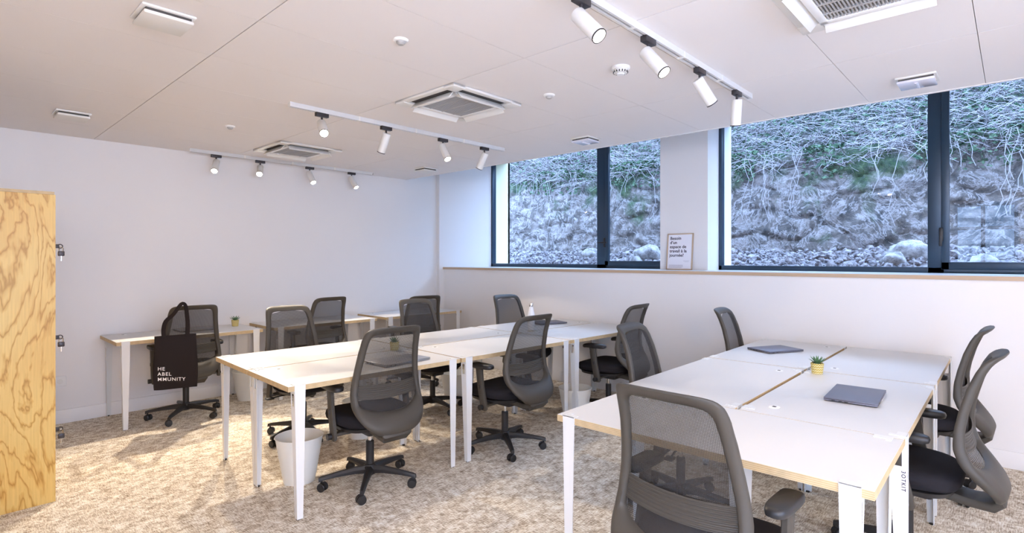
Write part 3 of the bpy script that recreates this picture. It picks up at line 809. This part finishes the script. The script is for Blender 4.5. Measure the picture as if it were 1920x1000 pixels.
for i, (x, y, lb) in enumerate([(3.71, .885, 'green succulent in a yellow patterned pot on the right cluster of desks'), (2.44, 3.49, 'green succulent in a yellow pot on the middle cluster, seen through a chair back'), (2.18, 5.95, 'small green succulent in a yellow pot on the back wall desk')]):
    o = p0 if i == 0 else copy_tree(p0); o.location = (x, y, TH); o.rotation_euler = (0, 0, i*1.1); tag(o, lb, 'potted plant', 'potted succulents on desks')
bo = empty('water_bottle', (4.06, 3.50, TH)); tag(bo, 'white water bottle with a silver cap standing on the middle cluster', 'bottle')
MB().lathe([(.030, 0), (.0345, .004), (.0350, .02), (.0350, .13), (.032, .16), (.022, .205), (.0175, .225), (.0175, .232)], 28).build('bottle_body', mat('bottle_white', (.85, .86, .88), .3), bo)
MB().lathe([(.019, .230), (.0195, .234), (.0195, .262), (.018, .266), (.001, .266)], 24).build('bottle_cap', m_chrome, bo)

# ------------------------------------------------------------------ bins
def make_bin():
    pr = []; hgt = .29
    for k in range(0, 30):
        z = hgt*k/29; rr = .098+(.147-.098)*k/29
        pr.append((rr+(.0014 if k % 6 == 5 else 0), z))
    b = MB(); b.lathe([(.09, 0)]+pr+[(.151, hgt), (.151, hgt+.006), (.146, hgt+.007), (.144, hgt), (.095, .012), (.001, .012)], 40)
    return b.build('waste_bin', m_bin, None, 30)
bin0 = make_bin()
for i, (x, y, lb) in enumerate([(1.66, 3.44, 'white plastic waste bin under the left end of the middle cluster, nearest the camera'),
        (2.26, 5.82, 'white plastic waste bin under the left back wall desk'),
        (2.42, 3.93, 'white plastic waste bin under the middle cluster, behind the front left chair'),
        (3.66, 4.18, 'white plastic waste bin beside the chair behind the middle of the middle cluster'),
        (3.97, 2.90, 'white plastic waste bin behind the paired desk legs, nearest the window wall')]):
    o = bin0 if i == 0 else bin0.copy()
    if i: C.objects.link(o)
    o.location = (x, y, 0); tag(o, lb, 'waste bin', 'white waste bins under desks')

# ------------------------------------------------------------------ poster
ps = empty('framed_poster', (XP-.050, 2.69, SILL)); ps.rotation_euler = (0, math.radians(6), math.radians(0)); tag(ps, 'small oak framed French poster leaning on the pier between the windows', 'framed poster')
pw, ph = .15, .402
fr = MB()
fr.box(-.012, .006, -pw, -pw+.012, 0, ph, .002); fr.box(-.012, .006, pw-.012, pw, 0, ph, .002); fr.box(-.012, .006, -pw, pw, 0, .012, .002); fr.box(-.012, .006, -pw, pw, ph-.012, ph, .002)
fr.build('frame', m_oak, ps); pa = MB().box(-.004, .004, -pw+.01, pw-.01, .01, ph-.01).build('print', m_paper, ps, 0)
PM = lambda y, z: Matrix(((0, 0, -1, -.0045), (-1, 0, 0, y), (0, 1, 0, z), (0, 0, 0, 1)))
for k, s_ in enumerate(['Besoin', 'd\u2019un', 'espace de', 'travail \u00e0 la', 'journ\u00e9e?']):
    text('heading', s_, .047, m_ink, PM(pw-.032, ph-.068-.047*k), pa, .0011, sp=1.02)
fp = MB()
for k, wl in enumerate((.165, .16, .165, .15)): fp.box(-.0052, -.004, pw-.03-wl, pw-.03, .052-.010*k, .055-.010*k)
fp.box(-.0052, -.004, -.115, -.045, .098, .100); fp.box(-.0052, -.004, -.105, -.06, .088, .0895)
fp.build('fine_print', m_inklight, pa, 0)

# ------------------------------------------------------------------ lockers
LX, LY, LH = .522, 4.212, 1.856
lk = empty('locker_cabinet', (LX, LY, 0)); tag(lk, 'tall pine plywood locker cabinet with padlocked doors at the left edge', 'locker cabinet')
D_, W_ = .50, .86
cb = MB().box(-D_, -.001, 0, .022, .0, LH-.018).build('side_panel', m_ply_face, lk, 0)
MB().box(-D_, -.001, W_-.022, W_, .0, LH-.018).build('side_panel', m_ply_face, lk, 0)
MB().box(-D_-.01, -.006, 0, W_, LH-.0175, LH, .0008).build('top_panel', m_edge, lk, 0)
MB().box(-D_, -D_+.012, .022, W_-.022, .02, LH-.018).build('back_panel', m_ply_face, lk, 0)
MB().box(-D_+.01, -.03, .022, W_-.022, .02, .04).build('bottom_panel', m_ply_face, lk, 0)
zr = [.045, .64, 1.245, LH-.02]
for k in range(3):
    for c in range(2):
        y0 = .024+c*.408; d = MB().box(-.019, .0, y0, y0+.402, zr[k]+.003, zr[k+1]-.003, .001).build('door', m_ply_face, lk, 0)
        zc = [.40, .968, 1.53][k]; yh = y0+.09
        h = MB().box(0, .030, yh-.012, yh+.012, zc-.010, zc+.014, .003)
        ringp = [(.034+.013*math.cos(t), yh, zc+.002+.012*math.sin(t)) for t in [2*PI*q/14 for q in range(15)]]
        h.tube(ringp, .003, 6); h.build('hasp', m_dark_metal, d)
# padlocks hang on the hasps
def padlock():
    r = empty('padlock')
    MB().box(-.016, .016, -.009, .009, -.052, -.022, .004).build('lock_body', m_dark_metal, r)
    MB().tube([(-.010, 0, -.026), (-.010, 0, -.008)]+[(.010*math.cos(t), 0, -.006+.010*math.sin(t)) for t in [PI-PI*q/8 for q in range(9)]]+[(.010, 0, -.026)], .0028, 6).build('shackle', m_chrome, r)
    MB().box(-.0015, .0015, -.005, .005, -.082, -.05).build('key', m_chrome, r)
    return r
pl0 = padlock(); n = 0
for k, (zc, rn_) in enumerate([(.40, 'lowest'), (.968, 'middle'), (1.53, 'topmost')]):
    for c in range(1):
        o = pl0 if n == 0 else copy_tree(pl0); n += 1
        o.location = (LX+.040, LY+.114+c*.408, zc-.006)
        tag(o, 'dark padlock with a key on the %s door of the plywood lockers' % rn_, 'padlock', 'padlocks on the locker doors')
so = empty('wall_socket', (.79, YB, .33)); tag(so, 'white wall socket low on the back wall beside the lockers', 'wall socket')
MB().box(-.045, .045, -.012, 0, 0, .085, .004).build('socket_plate', m_white, so)
MB().lathe([(.022, .0), (.022, .004)], 20, T(0, -.012, .042) @ RX(PI/2)).build('socket_face', m_offwhite, so)

# ------------------------------------------------------------------ ceiling things
def cassette(x0, x1, y0, y1, label, first=None):
    cx_, cy_ = (x0+x1)/2, (y0+y1)/2
    if first is not None:
        r = copy_tree(first); r.location = (cx_, cy_, H); tag(r, label); return r
    r = empty('air_conditioning_cassette', (cx_, cy_, H)); tag(r, label, 'air conditioner', 'ceiling air conditioning cassettes')
    hx_, hy_ = (x1-x0)/2, (y1-y0)/2
    f = MB(); z0, z1 = -.028, -.0005; w_ = .045
    f.box(-hx_, hx_, -hy_, -hy_+w_, z0*.6, z1, .004); f.box(-hx_, hx_, hy_-w_, hy_, z0*.6, z1, .004); f.box(-hx_, -hx_+w_, -hy_, hy_, z0*.6, z1, .004); f.box(hx_-w_, hx_, -hy_, hy_, z0*.6, z1, .004)
    for sx in (-1, 1):
        for sy in (-1, 1): f.box(sx*hx_, sx*(hx_-.10), sy*hy_, sy*(hy_-.10), z0*.8, z1, .004)
    f.build('panel_surround', m_offwhite, r)
    i_ = .098
    c = MB(); q = hx_-i_; p = hy_-i_
    c.box(-q, q, -p, -p+.035, -.034, z1, .003); c.box(-q, q, p-.035, p, -.034, z1, .003); c.box(-q, -q+.035, -p, p, -.034, z1, .003); c.box(q-.035, q, -p, p, -.034, z1, .003)
    c.build('intake_frame', m_white, r)
    g = MB(); nn = 26
    for k in range(nn):
        y = -p+.037+(2*p-.074)*(k+.5)/nn; g.box(-q+.034, q-.034, y-.0028, y+.0028, -.031, -.020)
    for k in range(3):
        x = -q+(k+1)*2*q/4; g.box(x-.006, x+.006, -p+.034, p-.034, -.032, -.020)
    go = g.build('intake_grille', m_grille, r, 0); MB().box(-q+.03, q-.03, -p+.03, p-.03, -.012, -.008).build('filter', m_grille, go, 0)
    for (ax, sg) in ((0, -1), (0, 1), (1, -1), (1, 1)):
        hh = (hx_ if ax else hy_); L = (hy_ if ax else hx_)-.11
        M = RZ(PI/2 if ax else 0) 
        MB().box(-L, L, sg*(hh-.098), sg*(hh-.045), -.010, -.006, M=M).build('air_slot', m_slot, r, 0)
        Mf = M @ T(0, sg*(hh-.094), -.014) @ RX(-sg*.85)
        MB().box(-L, L, 0 if sg > 0 else -.058, .058 if sg > 0 else 0, -.003, .003, .0015, M=Mf).build('louvre', m_offwhite, r)
    return r
ac1 = cassette(2.205, 2.83, 2.53, 3.15, 'white square air conditioning cassette in the middle of the ceiling, between two light tracks')
cassette(2.205, 2.83, 4.94, 5.56, 'white square air conditioning cassette on the ceiling nearest the back wall', ac1)
cassette(2.225, 2.85, .12, .74, 'large looking air conditioning cassette at the top right edge of the photo', ac1)

def make_diffuser():
    r = empty('ceiling_vent_valve')
    MB().box(-.105, .105, -.105, .105, -.012, 0, .006).build('frame', m_white, r)
    MB().box(-.088, .088, -.088, .088, -.024, -.012).build('dark_gap', m_slot, r, 0)
    MB().box(-.096, .096, -.096, .096, -.040, -.024, .005).build('cover_plate', m_offwhite, r)
    return r
d0 = make_diffuser()
for i, (x, y, lb) in enumerate([(.72, 2.80, 'square white ceiling vent at the top left of the photo, the larger looking one'), (.735, 5.18, 'square white ceiling vent above the locker cabinet, near the back wall'), (4.10, 5.22, 'square ceiling vent in the far corner above the corner desk')]):
    o = d0 if i == 0 else copy_tree(d0); o.location = (x, y, H); tag(o, lb, 'ceiling vent', 'square ceiling vents')
m_acry = mat('clear_diffuser', (.70, .68, .74), .15, coat=.6)
def make_em():
    r = empty('emergency_light')
    MB().box(-.10, .10, -.10, .10, -.012, 0, .005).build('housing', m_offwhite, r)
    MB().box(-.085, .085, -.085, .085, -.022, -.012).build('dark_gap', m_slot, r, 0)
    c = MB().box(-.092, .092, -.092, .092, -.038, -.022, .006); c.tube([(-.06, 0, -.037), (.06, 0, -.037)], .010, 10); c.build('clear_cover', m_acry, r)
    return r
e0 = make_em()
for i, (x, y, lb) in enumerate([(4.07, .43, 'square emergency light with a clear cover above the right window'), (4.06, 2.85, 'square emergency light with a clear cover above the left window')]):
    o = e0 if i == 0 else copy_tree(e0); o.location = (x, y, H); tag(o, lb, 'emergency light', 'emergency lights near the windows')
def make_pir():
    r = empty('motion_sensor')
    MB().lathe([(.038, 0), (.038, -.004), (.032, -.010), (.026, -.011), (.001, -.011)], 28).build('sensor_ring', m_white, r)
    MB().lathe([(.023, -.010), (.022, -.018), (.014, -.026), (.001, -.028)], 24).build('sensor_dome', m_grille, r)
    return r
s0 = make_pir()
for i, (x, y, lb) in enumerate([(1.60, 2.235, 'round white motion sensor on the ceiling, nearest the camera'), (1.69, 4.72, 'round white motion sensor between the left vent and the far air conditioner'), (2.81, 2.265, 'round white motion sensor right of the middle air conditioner')]):
    o = s0 if i == 0 else copy_tree(s0); o.location = (x, y, H); tag(o, lb, 'motion sensor', 'ceiling motion sensors')
sd = empty('smoke_detector', (2.68, 1.64, H)); tag(sd, 'round white slotted smoke detector on the ceiling by the nearest light track', 'smoke detector')
MB().lathe([(.052, 0), (.052, -.010), (.046, -.016), (.001, -.016)], 32).build('detector_base', m_white, sd)
MB().lathe([(.040, -.015), (.043, -.022), (.038, -.034), (.001, -.036)], 32).build('detector_head', m_offwhite, sd)
sl = MB()
for k in range(16):
    sl.box(.0365, .0425, -.0035, .0035, -.034, -.024, M=RZ(k*2*PI/16))
sl.build('detector_slots', m_slot, sd, 0)
MB().lathe([(.022, -.036), (.020, -.044), (.001, -.045)], 24).build('detector_cap', m_white, sd)

# tracks and spotlights
m_rail = mat('track_rail', (.68, .68, .68), .45)
def track(x0, x1, y, label):
    z = H-.0005; r = empty('light_track', (x0, y, z)); tag(r, label, 'light track', 'ceiling light tracks')
    L = x1-x0
    p = [(-.018, 0), (.018, 0), (.018, -.032), (.006, -.032), (.006, -.008), (-.006, -.008), (-.006, -.032), (-.018, -.032)]
    MB().loft([[(x, a, b) for a, b in p] for x in (0, L)]).build('rail', m_rail, r, 0)
    for x in (-.003, L+.0): MB().box(x, x+.003, -.019, .019, -.033, 0).build('end_cap', m_white, r, 0)
    MB().box(L+.003, L+.008, -.010, .010, -.026, -.006).tube([(L+.006, .006, -.020), (L+.022, .004, -.024), (L+.020, -.002, -.008)], .003, 6).build('cable_stub', m_black_plastic, r)
    for q in (.25, .5, .75): MB().box(L*q-.008, L*q+.008, -.020, .020, -.034, 0).build('rail_joint', m_offwhite, r, 0)
T1Y, T2Y, T3Y = 5.96, 3.69, 1.285
track(1.76, 3.82, T1Y, 'white light track on the ceiling along the back wall')
track(1.71, 3.86, T2Y, 'white light track across the ceiling above the middle cluster')
track(1.70, 3.70, T3Y, 'white light track nearest the camera, at the top centre of the photo')
WARM = (1.0, .84, .66)
def make_spot():
    r = empty('spotlight')
    MB().box(-.048, .048, -.017, .017, -.030, 0, .003).build('track_adapter', m_dark_metal, r)
    MB().lathe([(.0075, -.065), (.0075, -.028)], 10).build('stem', m_dark_metal, r)
    b = MB().lathe([(.001, .030), (.030, .030), (.032, .026), (.032, -.125), (.0315, -.132), (.028, -.132), (.028, -.122)], 28)
    h = b.build('lamp_head', m_offwhite, r); h.location = (0, 0, -.085)
    MB().lathe([(.028, -.1235), (.001, -.1235)], 24).build('lens', m_lens, h, 0)
    MB().loft([[(q*math.cos(2*PI*k/28), q*math.sin(2*PI*k/28), z) for k in range(28)] for q, z in ((.0325, -.128), (.0325, -.1335), (.0285, -.1335), (.0285, -.128))], closed=True).build('rim', m_dark_metal, h)
    ld = bpy.data.lights.new('spot_beam', 'SPOT'); ld.energy = 52; ld.spot_size = math.radians(64); ld.spot_blend = .10; ld.color = WARM; ld.shadow_soft_size = .028
    lo = bpy.data.objects.new('spot_beam', ld); C.objects.link(lo); lo.parent = h; lo.location = (0, 0, -.137)
    return r
sp0 = make_spot()
spots = [ # track y, x, target, label
 (T1Y, 2.00, (.90, 4.0, 0), 'leftmost spotlight on the back wall track, lit', 3.2), (T1Y, 2.44, (1.0, 3.1, 0), 'second spotlight from the left on the back wall track, lit', 2.9),
 (T1Y, 3.00, (3.1, 4.1, 0), 'third spotlight from the left on the back wall track, lit', 1.3), (T1Y, 3.54, (4.0, 4.3, 0), 'rightmost spotlight on the back wall track, lit', 1.2),
 (T2Y, 1.95, (1.0, .9, 0), 'leftmost spotlight on the middle track, its lens facing the camera', 1.2), (T2Y, 2.50, (2.35, 4.95, 0), 'second spotlight on the middle track, tilted away to the left', 0.6),
 (T2Y, 3.09, (2.9, 2.0, 0), 'third spotlight on the middle track, pointing down with a lit lens', 0.9), (T2Y, 3.60, (3.35, 5.05, 0), 'rightmost spotlight on the middle track, tilted away toward the back wall', 0.5),
 (T3Y, 1.80, (1.75, -.9, 0), 'spotlight at the left end of the nearest track, lit lens facing right', 0.13), (T3Y, 2.35, (2.3, -.7, 0), 'second spotlight on the nearest track, below the smoke detector row, lit', 0.17),
 (T3Y, 2.93, (4.75, .35, 0), 'third spotlight on the nearest track, tilted toward the right window', 0.15), (T3Y, 3.48, (3.95, 1.62, 0), 'last spotlight on the nearest track, hanging almost straight down before the window', 0.18)]
for i, (y, x, tgt, lb, e) in enumerate(spots):
    o = sp0 if i == 0 else copy_tree(sp0); o.location = (x, y, H-.030); tag(o, lb, 'spotlight', 'track spotlights')
    hd = [c for c in kids(o) if c.name.startswith('lamp_head')][0]
    p = Vector((x, y, H-.115)); d = (Vector(tgt)-p).normalized()
    bm_ = [c for c in kids(hd) if c.name.startswith('spot_beam')][0]; bm_.data = bm_.data.copy(); bm_.data.energy = 44*e
    hd.rotation_mode = 'QUATERNION'; hd.rotation_quaternion = d.to_track_quat('-Z', 'Y')
# unseen globe lamps added behind the camera as soft fill for the room
m_fill_globe = emit('fill_globe_glow', (1, .82, .68), 60)
for (x, y, lb) in ((.1, -1.5, 'nearest'), (-.6, -2.5, 'farthest from the windows'), (1.3, -2.3, 'nearest the window wall'), (-.95, -.55, 'nearest the rear glass door')):
    r = empty('fill_globe', (x, y, H)); tag(r, 'glowing globe added for fill light behind the camera, '+lb, 'fill lamp', 'fill globes added behind the camera')
    MB().lathe([(.05, 0), (.05, -.02), (.001, -.02)], 24).tube([(0, 0, -.02), (0, 0, -.32)], .004, 6).build('fill_globe_cord', m_white, r)
    MB().lathe([(.14*math.sin(PI*max(.02, min(.98, k/16))), -.45+.14*math.cos(PI*k/16)) for k in range(17)], 28).build('fill_globe_shell', m_fill_globe, r, 60)

# ------------------------------------------------------------------ daylight
wd = bpy.data.worlds.new('overcast_sky'); sc.world = wd; wd.use_nodes = True; nt = wd.node_tree
bg = nt.nodes['Background']; bg.inputs[0].default_value = (.42, .62, 1.0, 1); bg.inputs[1].default_value = 7.8
